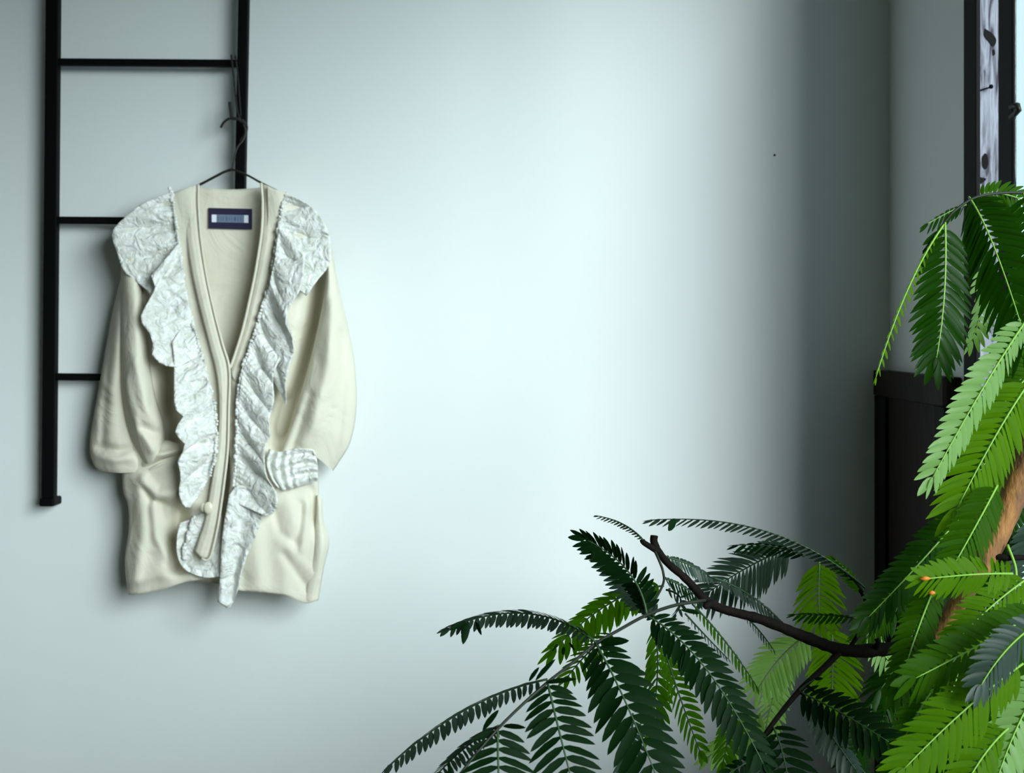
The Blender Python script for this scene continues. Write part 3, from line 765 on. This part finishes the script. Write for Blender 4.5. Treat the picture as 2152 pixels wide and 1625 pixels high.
frond((1400,1240),(1450,1250),(1420,1290), 22, 8, Q_, 40, (1.36,1.38), rib=RD)
# --- pale green behind the branch
frond((1722,1182),(1718,1240),(1722,1305), 66, 15, Y_, 12, (1.36,1.38), droop=12)
frond((1700,1332),(1640,1370),(1598,1440), 66, 20, P_, 20, (1.42,1.44), droop=12)
frond((1748,1318),(1752,1390),(1748,1470), 74, 18, Y_, 10, (1.46,1.48), droop=12)
frond((1650,1400),(1620,1470),(1610,1530), 46, 14, P_, 30, (1.46,1.48))
frond((1800,1300),(1740,1290),(1672,1292), 26, 12, D_, 55, (1.33,1.33), rib=RD)
frond((1812,1250),(1800,1215),(1756,1178), 28, 16, G_, 50, (1.34,1.33))
frond((1835,1330),(1846,1370),(1880,1400), 40, 9, P_, 30, (1.40,1.40))
# --- sprig under the branch fork
frond((1680,1454),(1760,1490),(1868,1560), 60, 14, D_, 15, (1.29,1.24), rib=RD, ang0=72, tipang=45, droop=10)
frond((1623,1524),(1652,1580),(1668,1720), 74, 10, D_, 8, (1.28,1.22), rib=RD, ang0=78, tipang=60, droop=6, fat=0.9)
frond((1700,1470),(1740,1540),(1800,1620), 46, 14, Q_, 35, (1.34,1.34), rib=RD)
frond((1676,1456),(1690,1440),(1712,1428), 26, 3, D_, 45, (1.29,1.28), rib=RD)
frond((1740,1540),(1780,1580),(1830,1640), 40, 12, D_, 30, (1.38,1.38), rib=RD)
# --- upper right, hanging
frond((1986,466),(1992,620),(1968,752), 76, 25, D_, 14, (1.30,1.27), droop=14)
frond((2036,414),(2085,480),(2160,730), 96, 26, D_, -14, (1.31,1.24), droop=14)
frond((2150,404),(2190,520),(2200,640), 100, 20, D_, 20, (1.32,1.27))
frond((1985,470),(1905,580),(1841,792), 22, 26, Y_, 58, (1.30,1.28))
frond((2064,560),(2075,640),(2042,716), 40, 15, P_, 40, (1.40,1.40))
frond((2060,412),(2100,395),(2170,430), 60, 12, G_, 30, (1.34,1.34))
frond((2030,430),(2000,440),(1950,470), 30, 9, D_, 55, (1.32,1.31))
# --- right mass, lit by the window
frond((2160,668),(2075,790),(1960,1004), 56, 30, P_, 30, (1.24,1.20), droop=22)
frond((2165,800),(2095,900),(2012,1068), 88, 27, Y_, 18, (1.28,1.24))
frond((2190,760),(2130,820),(2040,930), 80, 24, G_, 20, (1.38,1.36))
frond((2096,1020),(2060,1090),(1995,1205), 64, 24, G_, 14, (1.24,1.20))
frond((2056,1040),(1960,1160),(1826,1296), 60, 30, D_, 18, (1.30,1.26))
frond((2128,1206),(2050,1204),(1938,1218), 54, 20, Y_, 10, (1.20,1.16))
frond((1968,1225),(1930,1310),(1888,1448), 54, 24, G_, 12, (1.24,1.20))
frond((2190,1280),(2075,1350),(1925,1425), 74, 24, G_, 14, (1.20,1.16))
frond((2160,1215),(2080,1270),(2012,1345), 62, 20, Y_, 16, (1.26,1.24))
frond((2150,1395),(2040,1470),(1900,1616), 84, 26, Y_, 14, (1.16,1.12))
frond((2020,1390),(2000,1470),(1950,1560), 52, 18, G_, 24, (1.28,1.26))
frond((1960,1450),(1930,1490),(1892,1570), 50, 16, G_, 20, (1.30,1.28))
frond((2120,1530),(2060,1580),(2010,1690), 74, 17, Y_, 12, (1.20,1.16))
frond((2200,1420),(2140,1500),(2095,1640), 70, 18, P_, 16, (1.22,1.18))
frond((2200,1300),(2120,1340),(2062,1440), 60, 16, Q_, 22, (1.16,1.13))
frond((2180,1090),(2150,1200),(2150,1330), 60, 18, Q_, 26, (1.34,1.32))
frond((2150,900),(2130,960),(2110,1030), 60, 14, Y_, 20, (1.34,1.34))
# fronds deeper in the crown
rr = random.Random(5)
for (bx, by, tx_, ty, m_) in [(2110,980,2000,1130,G_),(2120,1060,2040,1230,G_),(2050,1150,1950,1290,D_),(2140,1280,2040,1330,G_),(2100,1300,2000,1460,D_),
        (2060,1330,1930,1500,D_),(2150,1460,2060,1620,G_),(1990,1500,1930,1640,G_),(2060,1540,1960,1660,D_),(2160,1120,2060,1260,D_),(2140,1340,2120,1520,G_),
        (1930,1300,1850,1450,D_),(1920,1480,1880,1640,D_),(2160,820,2090,960,D_),(2150,1000,2080,1140,D_),(2170,600,2110,760,G_),(2180,700,2140,850,G_),
        (2110,1400,2030,1560,D_),(1940,1150,1880,1290,D_),(2040,1440,1990,1620,D_),(2160,1540,2120,1680,G_),(2130,880,2050,1010,G_),
        (1880,1250,1820,1340,G_),(1900,1400,1850,1520,D_),(1830,1480,1790,1600,D_)]:
    yb = rr.uniform(1.36, 1.46)
    frond((bx, by), ((bx+tx_)/2+rr.uniform(-5, 25), (by+ty)/2-rr.uniform(0, 25)), (tx_, ty), rr.uniform(52, 72), 19, m_, rr.uniform(-25, 35), (yb, yb-0.02), rib='rib_green' if m_ == G_ else RD)
# orange ageing leaflets at the tip of one frond
for (x, y, L) in ((1944, 1216, 22), (1958, 1246, 14)):
    mb = MB().tube([at(x+L/2, y, 1.155), at(x, y, 1.155), at(x-L/2, y+1, 1.155)], [0.0008, 0.0022, 0.0006], 6)
    mb.build('withered_leaflet', M['orange'], tree)
